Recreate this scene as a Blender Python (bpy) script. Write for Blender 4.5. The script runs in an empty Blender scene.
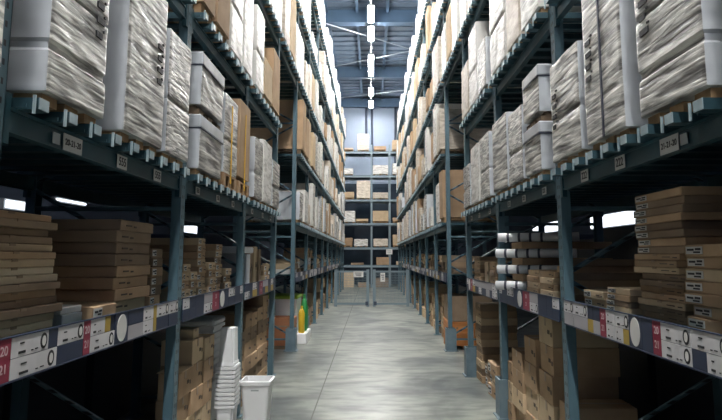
import bpy, bmesh, math, random
from mathutils import Vector, Matrix, noise
R = random.Random(7)
SC = bpy.context.scene
COL = SC.collection
PI = math.pi

# ------------------------------------------------------------------ camera
cam_d = bpy.data.cameras.new('camera')
cam = bpy.data.objects.new('camera', cam_d)
COL.objects.link(cam)
HEYE = 1.7
cam.location = (0, 0, HEYE)
cam.rotation_euler = (PI / 2 + math.atan(76 / 600), 0, 0)
cam_d.sensor_fit = 'HORIZONTAL'
cam_d.sensor_width = 36
cam_d.lens = 36 * 600 / 722
cam_d.shift_x = -10 / 722
cam_d.shift_y = -30 / 722
cam_d.clip_end = 200
SC.camera = cam
SC.view_settings.view_transform = 'Standard'
SC.view_settings.look = 'None'
SC.view_settings.gamma = 1
SC.view_settings.exposure = 0.0
SC.view_settings.use_curve_mapping = False
SC.cycles.diffuse_bounces = 2

# ------------------------------------------------------------------ materials
def mat(name, col, rough=.6, metal=0, noise_scale=None, col2=None, bump=0, scale=(1, 1, 1), spec=.5, detail=4, rand=0, rot=(0, 0, 0), lo=.35, hi=.65, distort=0, bdist=.02):
    m = bpy.data.materials.new(name); m.use_nodes = True
    nt = m.node_tree; b = nt.nodes['Principled BSDF']
    b.inputs['Base Color'].default_value = (*col, 1)
    b.inputs['Roughness'].default_value = rough
    b.inputs['Metallic'].default_value = metal
    b.inputs['Specular IOR Level'].default_value = spec
    if noise_scale:
        tc = nt.nodes.new('ShaderNodeTexCoord'); mp = nt.nodes.new('ShaderNodeMapping')
        oi = nt.nodes.new('ShaderNodeObjectInfo'); ad = nt.nodes.new('ShaderNodeVectorMath'); ad.operation = 'MULTIPLY_ADD'
        cmb = nt.nodes.new('ShaderNodeCombineXYZ')
        for k in range(3): nt.links.new(oi.outputs['Random'], cmb.inputs[k])
        ad.inputs[1].default_value = (13, 29, 17)
        nt.links.new(cmb.outputs[0], ad.inputs[0]); nt.links.new(tc.outputs['Object'], ad.inputs[2])
        mp.inputs['Scale'].default_value = scale; mp.inputs['Rotation'].default_value = rot
        nt.links.new(ad.outputs[0], mp.inputs['Vector'])
        nz = nt.nodes.new('ShaderNodeTexNoise'); nz.inputs['Scale'].default_value = noise_scale
        nz.inputs['Detail'].default_value = detail; nz.inputs['Distortion'].default_value = distort
        nt.links.new(mp.outputs[0], nz.inputs['Vector'])
        rp = nt.nodes.new('ShaderNodeValToRGB')
        rp.color_ramp.elements[0].position = lo; rp.color_ramp.elements[1].position = hi
        rp.color_ramp.elements[0].color = (*(col2 or col), 1); rp.color_ramp.elements[1].color = (*col, 1)
        nt.links.new(nz.outputs['Fac'], rp.inputs[0])
        out = rp.outputs[0]
        if rand:
            hs = nt.nodes.new('ShaderNodeHueSaturation'); mr = nt.nodes.new('ShaderNodeMapRange')
            mr.inputs['To Min'].default_value = 1 - rand; mr.inputs['To Max'].default_value = 1 + rand
            nt.links.new(oi.outputs['Random'], mr.inputs[0]); nt.links.new(mr.outputs[0], hs.inputs['Value'])
            nt.links.new(out, hs.inputs['Color']); out = hs.outputs[0]
        nt.links.new(out, b.inputs['Base Color'])
        if bump:
            bp = nt.nodes.new('ShaderNodeBump'); bp.inputs['Strength'].default_value = bump; bp.inputs['Distance'].default_value = bdist
            nt.links.new(nz.outputs['Fac'], bp.inputs['Height']); nt.links.new(bp.outputs[0], b.inputs['Normal'])
    return m

def emit(name, col, s):
    m = bpy.data.materials.new(name); m.use_nodes = True
    b = m.node_tree.nodes['Principled BSDF']
    b.inputs['Base Color'].default_value = (*col, 1)
    b.inputs['Emission Color'].default_value = (*col, 1); b.inputs['Emission Strength'].default_value = s
    return m

M = {}
M['beam'] = mat('teal_paint', (.018, .070, .092), .42, noise_scale=6, col2=(.012, .052, .070))
M['bar_end'] = mat('galvanised_end', (.50, .60, .64), .35, .2, noise_scale=9, col2=(.32, .43, .48))
M['bar'] = mat('teal_galvanised', (.045, .10, .125), .42, .2, noise_scale=9, col2=(.03, .075, .095))
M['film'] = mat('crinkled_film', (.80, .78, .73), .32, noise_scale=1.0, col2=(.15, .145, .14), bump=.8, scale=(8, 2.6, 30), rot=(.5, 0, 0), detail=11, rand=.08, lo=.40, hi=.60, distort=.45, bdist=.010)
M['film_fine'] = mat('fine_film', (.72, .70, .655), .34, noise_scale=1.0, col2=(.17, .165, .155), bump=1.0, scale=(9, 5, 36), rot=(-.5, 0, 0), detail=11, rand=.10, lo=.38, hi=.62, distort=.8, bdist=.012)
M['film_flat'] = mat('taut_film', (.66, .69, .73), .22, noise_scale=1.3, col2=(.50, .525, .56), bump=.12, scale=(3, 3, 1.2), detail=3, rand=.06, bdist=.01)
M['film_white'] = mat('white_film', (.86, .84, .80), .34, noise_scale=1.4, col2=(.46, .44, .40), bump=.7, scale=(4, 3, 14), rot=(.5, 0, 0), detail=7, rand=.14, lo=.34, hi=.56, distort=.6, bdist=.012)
M['film_white_flat'] = mat('white_taut_film', (.80, .78, .74), .30, noise_scale=2, col2=(.66, .64, .60), bump=.15, rand=.08)
M['film_beige'] = mat('beige_film', (.74, .66, .56), .40, noise_scale=1.4, col2=(.46, .38, .29), bump=.5, scale=(4, 4, 12), rot=(.4, 0, 0), detail=6, rand=.14, lo=.25, hi=.6, distort=.6, bdist=.01)
M['card'] = mat('kraft_card', (.50, .345, .215), .78, noise_scale=5, col2=(.42, .285, .175), rand=.16, spec=.25)
M['card_pale'] = mat('pale_kraft_card', (.66, .505, .33), .78, noise_scale=5, col2=(.57, .43, .28), rand=.12, spec=.25)
M['card_dark'] = mat('dull_card', (.33, .24, .165), .8, noise_scale=5, col2=(.265, .19, .13), rand=.12, spec=.2)
M['cream'] = mat('cream_board', (.74, .62, .45), .7, noise_scale=4, col2=(.66, .54, .38))
M['tape'] = mat('parcel_tape', (.33, .22, .13), .35)
M['sign_card'] = mat('sign_card', (.68, .665, .68), .6, noise_scale=9, col2=(.60, .59, .605))
M['paper'] = mat('paper', (.70, .69, .66), .7, noise_scale=9, col2=(.62, .61, .59))
M['brown_ink'] = mat('brown_ink', (.10, .07, .05), .7)
M['shade_paint'] = mat('shade_block_paint', (.02, .028, .05), .5)  # near-black, stands in for the shade behind the racks
M['ink'] = mat('black_ink', (.018, .018, .022), .6)
M['wood'] = mat('pallet_wood', (.40, .26, .14), .8, noise_scale=3, col2=(.34, .20, .10), scale=(1, 9, 9), rand=.15)
M['wood_dull'] = mat('worn_pallet_wood', (.27, .19, .12), .85, noise_scale=3, col2=(.17, .12, .08), scale=(1, 9, 9), rand=.2)
M['orange_wood'] = mat('orange_wood', (.62, .25, .075), .6, noise_scale=2.5, col2=(.45, .165, .045), scale=(1, 1, 12))
M['red_card'] = mat('red_brown_card', (.42, .175, .08), .7, noise_scale=3, col2=(.33, .13, .06))
M['white_plastic'] = mat('white_plastic', (.88, .89, .90), .35)
M['grey_plastic'] = mat('grey_plastic', (.42, .46, .47), .45)
M['lime'] = mat('lime_plastic', (.38, .58, .06), .4)
M['green'] = mat('green_plastic', (.03, .26, .07), .4)
M['yellow'] = mat('yellow_plastic', (.78, .50, .03), .4)
M['navy'] = mat('navy_card', (.022, .035, .075), .5)
M['crimson'] = mat('crimson_card', (.27, .022, .055), .5)
M['lilac'] = mat('grey_lilac_card', (.40, .385, .41), .5)
M['mustard'] = mat('mustard_card', (.42, .29, .05), .5)
M['guard'] = mat('guard_paint', (.16, .225, .26), .45, noise_scale=5, col2=(.11, .165, .20))
M['gate'] = mat('gate_steel', (.22, .29, .33), .4, .3)
M['roof'] = mat('roof_deck', (.15, .205, .28), .55, noise_scale=1.2, col2=(.11, .155, .215))
M['roof_beam'] = mat('roof_steel', (.085, .15, .24), .5, noise_scale=1.2, col2=(.07, .125, .20))
M['rod'] = mat('brace_rod', (.40, .46, .53), .4)
M['wall'] = mat('wall_panel', (.33, .40, .51), .6, noise_scale=.5, col2=(.28, .35, .46))
M['wall_low'] = mat('dark_lower_wall', (.022, .05, .085), .45, noise_scale=.7, col2=(.012, .028, .05))
M['sidewall'] = mat('dark_side_wall', (.035, .05, .085), .8)
M['pipe'] = mat('dark_pipe', (.05, .07, .11), .4)
M['yellow_strap'] = mat('yellow_strap', (.75, .44, .03), .4)
M['black_strap'] = mat('dark_strap', (.03, .035, .06), .4)
M['pink_film'] = mat('pinkish_film', (.66, .52, .44), .4, noise_scale=2, col2=(.50, .38, .31), rand=.1)
M['joint'] = mat('joint_sealant', (.17, .175, .16), .8)
M['lamp'] = emit('lamp_diffuser', (1, .985, .96), 225)
M['gap_glow'] = emit('gap_panel_glow', (.86, .93, 1), 2.2)  # glow of the panels added behind the rack gaps
M['housing'] = mat('lamp_housing', (.6, .62, .64), .4)
M['plug'] = mat('white_roll_film', (.74, .75, .77), .3, noise_scale=4, col2=(.55, .56, .58), bump=.3)

# perforated upright: rows of dark holes in the paint
def post_material():
    m = mat('perforated_post', (.10, .175, .215), .42, noise_scale=5, col2=(.075, .14, .175))
    nt = m.node_tree; b = nt.nodes['Principled BSDF']
    src = b.inputs['Base Color'].links[0].from_socket
    tc = nt.nodes.new('ShaderNodeTexCoord'); sp = nt.nodes.new('ShaderNodeSeparateXYZ'); nt.links.new(tc.outputs['Object'], sp.inputs[0])
    def mth(op, a, bv=None):
        n = nt.nodes.new('ShaderNodeMath'); n.operation = op
        if isinstance(a, (int, float)): n.inputs[0].default_value = a
        else: nt.links.new(a, n.inputs[0])
        if bv is not None:
            if isinstance(bv, (int, float)): n.inputs[1].default_value = bv
            else: nt.links.new(bv, n.inputs[1])
        return n.outputs[0]
    fz = mth('ABSOLUTE', mth('SUBTRACT', mth('FRACT', mth('MULTIPLY', sp.outputs[2], 1 / .075)), .5))
    okz = mth('LESS_THAN', fz, .17)
    dy = mth('ABSOLUTE', mth('SUBTRACT', mth('ABSOLUTE', sp.outputs[1]), .018))
    oky = mth('LESS_THAN', dy, .008)
    fac = mth('MULTIPLY', okz, oky)
    mx = nt.nodes.new('ShaderNodeMix'); mx.data_type = 'RGBA'
    nt.links.new(fac, mx.inputs['Factor']); nt.links.new(src, mx.inputs[6]); mx.inputs[7].default_value = (.008, .012, .02, 1)
    nt.links.new(mx.outputs[2], b.inputs['Base Color'])
    return m
M['post'] = post_material()

def floor_material():
    m = mat('polished_concrete', (.30, .315, .275), .34, noise_scale=.9, col2=(.075, .088, .088), scale=(1.0, .7, 1), detail=11, lo=.34, hi=.62, distort=.9)
    nt = m.node_tree; b = nt.nodes['Principled BSDF']
    rr = nt.nodes.new('ShaderNodeValToRGB'); nz = [n for n in nt.nodes if n.bl_idname == 'ShaderNodeTexNoise'][0]
    rr.color_ramp.elements[0].color = (.42, .42, .42, 1); rr.color_ramp.elements[1].color = (.26, .26, .26, 1)
    nt.links.new(nz.outputs['Fac'], rr.inputs[0]); nt.links.new(rr.outputs[0], b.inputs['Roughness'])
    # finer wear streaks across the aisle
    src = b.inputs['Base Color'].links[0].from_socket
    n2 = nt.nodes.new('ShaderNodeTexNoise'); mp = nt.nodes.new('ShaderNodeMapping'); tc = nt.nodes.new('ShaderNodeTexCoord')
    mp.inputs['Scale'].default_value = (1.3, 3.2, 1); n2.inputs['Scale'].default_value = 1.6; n2.inputs['Detail'].default_value = 8
    nt.links.new(tc.outputs['Object'], mp.inputs[0]); nt.links.new(mp.outputs[0], n2.inputs['Vector'])
    rp = nt.nodes.new('ShaderNodeValToRGB'); rp.color_ramp.elements[0].position = .38; rp.color_ramp.elements[1].position = .56
    rp.color_ramp.elements[0].color = (.52, .55, .55, 1); rp.color_ramp.elements[1].color = (1, 1, 1, 1)
    nt.links.new(n2.outputs['Fac'], rp.inputs[0])
    mx = nt.nodes.new('ShaderNodeMix'); mx.data_type = 'RGBA'; mx.blend_type = 'MULTIPLY'; mx.inputs['Factor'].default_value = 1
    nt.links.new(src, mx.inputs[6]); nt.links.new(rp.outputs[0], mx.inputs[7]); nt.links.new(mx.outputs[2], b.inputs['Base Color'])
    return m
M['floor'] = floor_material()

# ------------------------------------------------------------------ mesh helpers
class MB:
    def __init__(s): s.bm = bmesh.new()
    def box(s, x0, x1, y0, y1, z0, z1, mi=0, bev=0):
        r = bmesh.ops.create_cube(s.bm, size=1)
        vs = r['verts']
        for v in vs:
            v.co = Vector(((x0 + x1) / 2 + v.co.x * (x1 - x0), (y0 + y1) / 2 + v.co.y * (y1 - y0), (z0 + z1) / 2 + v.co.z * (z1 - z0)))
        fs = {f for v in vs for f in v.link_faces}
        for f in fs: f.material_index = mi
        if bev:
            es = list({e for v in vs for e in v.link_edges})
            bmesh.ops.bevel(s.bm, geom=es, offset=bev, segments=1, affect='EDGES', profile=.5)
        return s
    def bar(s, a, b, r, mi=0, seg=8, r2=None):
        a = Vector(a); b = Vector(b); d = b - a
        q = d.to_track_quat('Z', 'Y').to_matrix().to_4x4()
        q.translation = (a + b) / 2
        res = bmesh.ops.create_cone(s.bm, cap_ends=True, segments=seg, radius1=r, radius2=r if r2 is None else r2, depth=d.length, matrix=q)
        for f in {f for v in res['verts'] for f in v.link_faces}: f.material_index = mi
        return s
    def loft(s, loops, cap0=True, cap1=True, mi=0, smooth=False):
        L = [[s.bm.verts.new(p) for p in lp] for lp in loops]
        n = len(L[0])
        for a, b in zip(L, L[1:]):
            for i in range(n):
                f = s.bm.faces.new((a[i], a[(i + 1) % n], b[(i + 1) % n], b[i])); f.material_index = mi; f.smooth = smooth
        if cap0: s.bm.faces.new(L[0][::-1]).material_index = mi
        if cap1: s.bm.faces.new(L[-1]).material_index = mi
        return s
    def mesh(s, name, mats):
        bmesh.ops.recalc_face_normals(s.bm, faces=s.bm.faces)
        me = bpy.data.meshes.new(name); s.bm.to_mesh(me); s.bm.free()
        for m in (mats if isinstance(mats, (list, tuple)) else [mats]): me.materials.append(M[m] if isinstance(m, str) else m)
        return me

def link(name, me, loc=(0, 0, 0), parent=None, rot=(0, 0, 0)):
    o = bpy.data.objects.new(name, me); COL.objects.link(o)
    o.location = loc; o.rotation_euler = rot
    if parent: o.parent = parent
    return o
def tag(o, label, cat, group=None, kind=None):
    if label: o['label'] = label
    if cat: o['category'] = cat
    if group: o['group'] = group
    if kind: o['kind'] = kind
    return o
def empty(name, loc, rot=(0, 0, 0)):
    o = bpy.data.objects.new(name, None); COL.objects.link(o); o.location = loc; o.rotation_euler = rot; o.empty_display_size = .1
    return o
def struct(name, me, loc=(0, 0, 0), rot=(0, 0, 0)):
    o = link(name, me, loc, None, rot); o['kind'] = 'structure'; return o
CACHE = {}
def cached(key, fn):
    if key not in CACHE: CACHE[key] = fn()
    return CACHE[key]
def text_mesh(s, size, mname, align='CENTER'):
    def mk():
        cu = bpy.data.curves.new('t', 'FONT'); cu.body = s; cu.size = size; cu.align_x = align; cu.align_y = 'CENTER'; cu.extrude = .0006
        cu.offset = size * .012
        o = bpy.data.objects.new('t', cu); COL.objects.link(o)
        me = bpy.data.meshes.new_from_object(o.evaluated_get(bpy.context.evaluated_depsgraph_get()))
        bpy.data.objects.remove(o); me.materials.clear(); me.materials.append(M[mname]); return me
    return cached(('text', s, size, mname), mk)
def text_rot(side):     # text that faces the aisle
    return (PI / 2, 0, PI / 2) if side < 0 else (PI / 2, 0, -PI / 2)
ORD = ['first', 'second', 'third', 'fourth', 'fifth', 'sixth', 'seventh', 'eighth', 'ninth', 'tenth', 'eleventh', 'twelfth', 'thirteenth', 'fourteenth', 'fifteenth', 'sixteenth', 'seventeenth', 'eighteenth', 'nineteenth', 'twentieth',
       'twenty-first', 'twenty-second', 'twenty-third', 'twenty-fourth', 'twenty-fifth', 'twenty-sixth', 'twenty-seventh', 'twenty-eighth', 'twenty-ninth', 'thirtieth', 'thirty-first', 'thirty-second', 'thirty-third']
SIDE = {-1: 'left', 1: 'right'}

# ------------------------------------------------------------------ hall
YB = 36.6; ZC = 11.5; XW = 5.2
struct('floor', MB().box(-XW, XW, -14, YB, -.2, 0).mesh('floor', 'floor'))
jb = MB().box(-.636, -.622, -14, YB, 0, .0015)
struct('trim_1', jb.mesh('joint', 'joint'))
jb = MB().box(-1.4, 1.4, 12.7, 12.715, 0, .0015)
struct('trim_2', jb.mesh('joint', 'joint'))
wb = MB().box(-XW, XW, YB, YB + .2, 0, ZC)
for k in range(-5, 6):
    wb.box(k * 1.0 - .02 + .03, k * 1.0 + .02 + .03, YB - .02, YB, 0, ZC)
wb.box(-XW, XW, YB - .05, YB - .021, 0, 6.1, 1)  # lower part of the back wall in a darker tone
struct('wall_back', wb.mesh('wall_back', ['wall', 'wall_low']))
for s in (-1, 1):
    struct('wall_' + SIDE[s], MB().box(min(s * XW, s * (XW + .2)), max(s * XW, s * (XW + .2)), -14, YB, 0, ZC).mesh('w', 'sidewall'))
cb = MB().box(-XW, XW, -14, YB, ZC, ZC + .15)
y = -13.8
while y < YB - .2:
    cb.box(-XW, XW, y, y + .12, ZC - .07, ZC, 0); y += .62
struct('ceiling', cb.mesh('ceiling', 'roof'))
def ibeam(y):
    b = MB().box(-XW, XW, y, y + .34, ZC - .62, ZC - .58).box(-XW, XW, y + .15, y + .19, ZC - .58, ZC - .16).box(-XW, XW, y, y + .34, ZC - .16, ZC - .12)
    return b.mesh('roof_beam', 'roof_beam')
# main girders are solid fronted steel
for i, y in enumerate((-6.8, .6, 8.0, 15.4, 22.75, 30.1, 36.2)):
    g = MB().box(-XW, XW, y, y + .3, ZC - .62, ZC - .1).box(-XW, XW, y - .04, y + .34, ZC - .65, ZC - .61)
    struct('trim_%d' % (10 + i), g.mesh('girder', 'roof_beam'))
for i, x in enumerate((-4.15, -2.95, -1.75, -.55, .65, 1.85, 3.05, 4.25)):
    struct('trim_%d' % (40 + i), MB().box(x - .03, x + .03, -14, YB, ZC - .22, ZC - .06).box(x - .06, x + .06, -14, YB, ZC - .235, ZC - .215).mesh('purlin', 'roof_beam'))
for i, (a, b) in enumerate((((-4.2, 20.7), (4.2, 27.7)), ((4.2, 24.35), (-4.2, 29.65)), ((-4.2, 14.0), (4.2, 19.5)), ((4.2, 31.3), (-4.2, 35.0)))):
    struct('trim_%d' % (30 + i), MB().bar((a[0], a[1], ZC - .70), (b[0], b[1], ZC - .70), .025).mesh('rod', 'rod'))
for i, (x, z0, z1) in enumerate(((-.28, 8.6, ZC - .3), (.06, 7.0, ZC - .1), (1.5, 7.0, ZC - .1))):
    p = MB().bar((0, 0, z0), (0, 0, z1), .07, seg=12)
    if i == 0: p.box(-.14, .14, -.14, .1, z0, z0 + .25)
    tag(link('wall_pipe', p.mesh('pipe', 'pipe'), (x, YB - .12, 0)), ('dark pipe on back wall ending in a box above the top tier', 'dark pipe down the middle of the back wall', 'dark pipe on the right part of the back wall')[i], 'pipe')

# ------------------------------------------------------------------ lamps
tk = empty('lighting_track', (0, -13, 10.7)); tag(tk, 'long narrow lighting track hung over the middle of the aisle', 'lighting track')
link('rail', MB().box(-.03, .03, 0, 48.4, -.02, .02).mesh('track', 'housing'), (0, 0, 0), tk)
for k in range(12):
    link('hanger', cached('hang', lambda: MB().bar((0, 0, 0), (0, 0, .8), .008, seg=6).mesh('hanger', 'housing')), (0, 1 + k * 4, 0), tk)
def lamp_parts(root):
    link('housing', cached('lh', lambda: MB().box(-.13, .13, -.73, .73, 0, .07, 0, .015).mesh('lh', 'housing')), (0, 0, 0), root)
    link('diffuser', cached('ld', lambda: MB().box(-.11, .11, -.70, .70, -.05, .0, 0, .012).mesh('ld', 'lamp')), (0, 0, 0), root)
vis = [21.3, 23.3, 26.6, 28.2, 31.9]
ys = [-12.1, -9.7, -7.3, -4.9, -2.5, 0, 2.4, 4.8, 7.2, 9.6, 12.0, 14.4, 16.8, 19.1] + vis + [34.6]
for i, y in enumerate(ys):
    r = empty('ceiling_light', (0, y, 10.6)); lamp_parts(r)
    tag(r, 'bright strip light on the track over the aisle, %s from the back wall' % ORD[len(ys) - 1 - i], 'light', 'strip lights over the aisle')

# ------------------------------------------------------------------ racks
ZL = [2.18, 3.49, 4.88, 6.25, 7.68]
XF, XR = 1.44, 2.52
LOADZ = .150
def post_mesh():
    b = MB()
    b.box(-.035, -.029, -.05, .05, 0, 9.0).box(-.035, .035, -.05, -.044, 0, 9.0).box(-.035, .035, .044, .05, 0, 9.0)
    b.box(-.07, .07, -.08, .08, 0, .012)
    return b.mesh('post', 'post')
def brace_mesh(dx, dz):
    return MB().bar((0, 0, 0), (dx, 0, dz), .018, seg=6).mesh('brace', 'post')
def beam_mesh(L):
    b = MB().box(-.022, .022, .0, L, 0, .1, 0, .004)
    b.box(-.028, -.02, 0, L, .085, .1).box(-.028, -.02, 0, L, 0, .012)
    for y in (0, L - .04): b.box(-.034, .0, y, y + .04, -.05, .15)
    return b.mesh('beam', 'beam')
def bar_mesh():
    b = MB().box(-.115, 1.09, -.036, .036, .1, .148).box(-.119, -.115, -.036, .036, .102, .148, 1)
    b.box(-.121, -.11, .062, .070, .075, .150, 1).box(-.085, 1.08, .064, .070, .1, .115)
    return b.mesh('support_bar', ['bar', 'bar_end'])
POST = post_mesh(); BAR = bar_mesh()
BARP = {}
def put_bar(rack, parent, loc, rot):
    BARP.setdefault(rack.name, []).append((parent, loc, rot))
def build_rack(name, label, side, posts, levels, guards=(), shelf_bays=(), high_z=None, plates=()):
    """levels: {tier: [(y0, y1), ...]}"""
    root = empty(name, (side * XF, posts[0], 0), (0, 0, 0 if side > 0 else PI)); tag(root, label, 'storage rack', 'pallet racks along the aisle')
    # local frame: +x away from the aisle; y along the aisle, mirrored on the left side
    def ly(y): return (y - posts[0]) * (1 if side > 0 else -1)
    for i, y in enumerate(posts):
        p = link('upright', POST, (0, ly(y), 0), root)
        link('rear_upright', POST, (XR - XF, 0, 0), p, (0, 0, PI))
        z = .25; k = 0
        dx = XR - XF
        while z < 8.4:
            bm = cached(('br', k % 2), lambda: brace_mesh(dx if k % 2 == 0 else -dx, .62))
            link('brace', bm, (0 if k % 2 == 0 else dx, 0, z), p); z += .66; k += 1
        for zz in (.2, 2.05, 4.2, 6.4, 8.7):
            link('brace', cached('brh', lambda: brace_mesh(dx, 0)), (0, 0, zz), p)
    for y in guards:
        g = MB().box(-.085, -.07, -.09, .09, 0, .40).box(-.085, .1, -.105, -.09, 0, .40).box(-.085, .1, .09, .105, 0, .40).box(-.11, .13, -.13, .13, 0, .012)
        link('post_guard', g.mesh('guard', 'guard'), (0, ly(y), 0), root)
    for t, bays in levels.items():
        for (y0, y1) in bays:
            L = y1 - y0 - .1
            bmz = cached(('beam', round(L, 3)), lambda: beam_mesh(L))
            ya = ly(y0 + .05) if side > 0 else ly(y1 - .05)
            f = link('beam', bmz, (0, ya, ZL[t]), root)
            link('rear_beam', bmz, (XR - XF, L, 0), f, (0, 0, PI))
            n = 9
            for k in range(n):
                put_bar(root, f, (0, L * (k + .5) / n, 0), (y0, t))
    for (y0, y1) in shelf_bays:
        L = y1 - y0 - .1; ya = ly(y0 + .05) if side > 0 else ly(y1 - .05)
        sh = link('shelf', cached(('shelf', round(L, 3)), lambda: MB().box(-.02, .03, 0, L, -.12, 0).box(1.04, 1.1, 0, L, -.1, 0).box(0, 1.08, 0, L, 0, .02).mesh('shelf', 'beam')), (0, ya, 1.34), root)
    return root, ly
def finish_bars(root):
    L = BARP.get(root.name, [])
    L.sort(key=lambda q: q[2][0] + q[2][1] * 1.6)
    for p, loc, _ in L[:99]: link('support_bar', BAR, loc, p)
    if len(L) > 99:
        bm = bmesh.new()
        for p, loc, _ in L[99:]:
            n0 = len(bm.verts); bm.from_mesh(BAR)
            bm.verts.ensure_lookup_table()
            off = Vector(p.location) + Vector(loc)
            for v in bm.verts[n0:]: v.co += off
        me = bpy.data.meshes.new('far_bars'); bm.to_mesh(me); bm.free(); me.materials.append(M['bar']); me.materials.append(M['bar_end'])
        o = link('support_bar', me, (0, 0, 0), root); o['kind'] = 'stuff'

NP = [-2.1, .13, 2.2, 4.47, 6.67, 8.89]
FP = [11.17 + 2.22 * k for k in range(10)]
bays = lambda P: list(zip(P, P[1:]))
RK = {}
for s in (-1, 1):
    sd = SIDE[s]
    nl = {0: bays(NP), 1: bays(NP), 2: bays(NP), 3: bays(NP), 4: bays(NP)}
    RK[s, 'n'], _ = build_rack('pallet_rack', 'teal steel pallet rack nearest on the %s, ahead of the cross aisle' % sd, s, NP, nl, [6.67, 8.89] if s > 0 else [], bays(NP))
    br = [(NP[-1], FP[0])]
    fl = {0: bays(FP), 1: bays(FP), 2: br + bays(FP), 3: br + bays(FP), 4: br + bays(FP)}
    RK[s, 'f'], _ = build_rack('pallet_rack', 'long teal steel pallet rack on the %s, beyond the cross aisle' % sd, s, FP, fl, [FP[0], FP[1]] if s < 0 else [FP[0]], bays(FP))
    finish_bars(RK[s, 'n']); finish_bars(RK[s, 'f'])

# location plates on the first beam
def plate(side, y, z, w, h, txt, size, root, ink='ink', frame=False):
    mm = cached(('plate', w, h, frame), lambda: MB().box(-.004, 0, -w / 2, w / 2, -h / 2, h / 2, 0).mesh('plate', 'paper' if not frame else 'grey_plastic'))
    # parts of the rack: local coordinates of the rack root
    yy = (y - root.location.y) * (1 if side > 0 else -1)
    o = link('location_plate', mm, (-.03, yy, z), root)
    if txt: link('printed_text', text_mesh(txt, size, ink), (-.005, 0, 0), o, (PI / 2, 0, -PI / 2))
    return o
for s in (-1, 1):
    r = RK[s, 'n']
    plate(s, 2.79, 2.222, .175, .078, '20-21-20' if s < 0 else '21-21-20', .041, r)
    plate(s, 2.64 if s < 0 else 2.655, 2.222, .06, .05, None, .03, r, frame=True)
    for y, t in ((3.355, '555' if s < 0 else '222'), (3.92, '555' if s < 0 else '222')):
        plate(s, y, 2.225, .13, .075, t, .066, r)
    for y in (4.85, 5.5, 6.1, 7.1, 7.8, 8.4): plate(s, y, 2.225, .11, .06, '555' if s < 0 else '222', .05, r)

# ------------------------------------------------------------------ pallet loads
def pallet_mesh(w, d, h=.09, m='wood', low=False):
    b = MB()
    bw = .12 if low else .09
    for x in (0.0, d / 2 - bw / 2, d - bw):
        if not low: b.box(x, x + bw, -w / 2, w / 2, 0, .014)
        for y in (-w / 2, -bw / 2, w / 2 - bw): b.box(x, x + bw, y, y + bw, 0 if low else .014, h - .034)
    for y in (-w / 2, -bw / 2, w / 2 - bw): b.box(.03 if low else 0, d, y, y + bw, h - .034, h - .02)
    n = 6
    for k in range(n):
        x = (.03 if low else 0) + k * (d - .13) / (n - 1); b.box(x, x + .1, -w / 2, w / 2, h - .02, h)
    return b.mesh('pallet', m)
def wrap_mesh(seed, w, d, h, amp=.012, cuts=10, seams=(), r=.035, mats=('film', 'film_flat'), bulge=.01, foot=.0):
    bm = bmesh.new(); bmesh.ops.create_cube(bm, size=1)
    bmesh.ops.subdivide_edges(bm, edges=bm.edges, cuts=cuts, use_grid_fill=True)
    sv = Vector((seed * 3.7, seed * 1.3, seed * 2.1))
    hx, hy, hz = d / 2, w / 2, h / 2
    for v in bm.verts:
        p = Vector((v.co.x * d, v.co.y * w, v.co.z * h))
        q = Vector((max(-hx + r, min(hx - r, p.x)), max(-hy + r, min(hy - r, p.y)), max(-hz + r * .6, min(hz - r * .6, p.z))))
        n = p - q
        if n.length > 1e-6: n.normalize(); p = Vector((q.x + n.x * r, q.y + n.y * r, q.z + n.z * r * .6))
        else: n = Vector((0, 0, 0))
        dd = noise.noise(Vector((p.x * 4, (p.y + p.z * .55) * 5, (p.z - p.y * .4) * 16)) + sv) + .6 * noise.noise(p * 9 + sv)
        p += n * dd * amp
        p += n * bulge * (1 - (2 * v.co.z) ** 2) * noise.noise(Vector((p.y * 2, p.z * 2, seed)))
        for sz in seams:
            t = abs(p.z - (sz - hz));
            if t < .02: p -= Vector((n.x, n.y, 0)) * .012
        v.co = p + Vector((hx, 0, hz))
    me = bpy.data.meshes.new('wrap')
    for f in bm.faces:
        f.smooth = True
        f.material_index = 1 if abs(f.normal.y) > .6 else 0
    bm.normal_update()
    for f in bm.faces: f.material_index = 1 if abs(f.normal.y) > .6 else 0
    for e in bm.edges:
        if len(e.link_faces) == 2 and e.calc_face_angle(0) > .55: e.smooth = False
    bm.to_mesh(me); bm.free()
    for m in mats: me.materials.append(M[m])
    return me
LOOK = {  # name, side material, end material, words
    'film': ('wrapped_pallet_load', ('film', 'film_flat'), 'grey film-wrapped'),
    'fine': ('wrapped_pallet_load', ('film_fine', 'film_flat'), 'crinkled film-wrapped'),
    'white': ('wrapped_pallet_load', ('film_white', 'film_white_flat'), 'white film-wrapped'),
    'beige': ('wrapped_pallet_load', ('film_beige', 'film_beige'), 'beige film-wrapped'),
    'brown': ('carton_pallet_load', ('card', 'card'), 'brown carton'),
    'pale': ('carton_pallet_load', ('card_pale', 'card_pale'), 'pale carton'),
    'yellow': ('wrapped_pallet_load', ('film_fine', 'film_flat'), 'yellow-strapped film-wrapped'),
}
def load_meshes(look, w, d, h, seed, near, tiers):
    key = ('load', look, round(w, 2), round(d, 2), round(h, 2), seed if near else seed % 3, near, tiers)
    def mk():
        mats = LOOK[look][1]
        out = []
        z = .045
        hs = h / max(1, tiers)
        carton = look in ('brown', 'pale')
        for t in range(tiers):
            if near:
                seams = (hs * .42,) if (seed % 2 == 0 and not carton) else ()
                me = wrap_mesh(seed * 7 + t, w, d, hs - .012, .002 if carton else (.0035), 34 if not carton else 8, seams, (.012 if carton else .016), mats, .002 if carton else .007)
            else:
                me = wrap_mesh(seed * 7 + t, w, d, hs - .008, .003 if carton else .010, 7, (), .012 if carton else .022, mats, .012)
            out.append((z + t * hs, me))
        return out
    return cached(key, mk)
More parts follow.
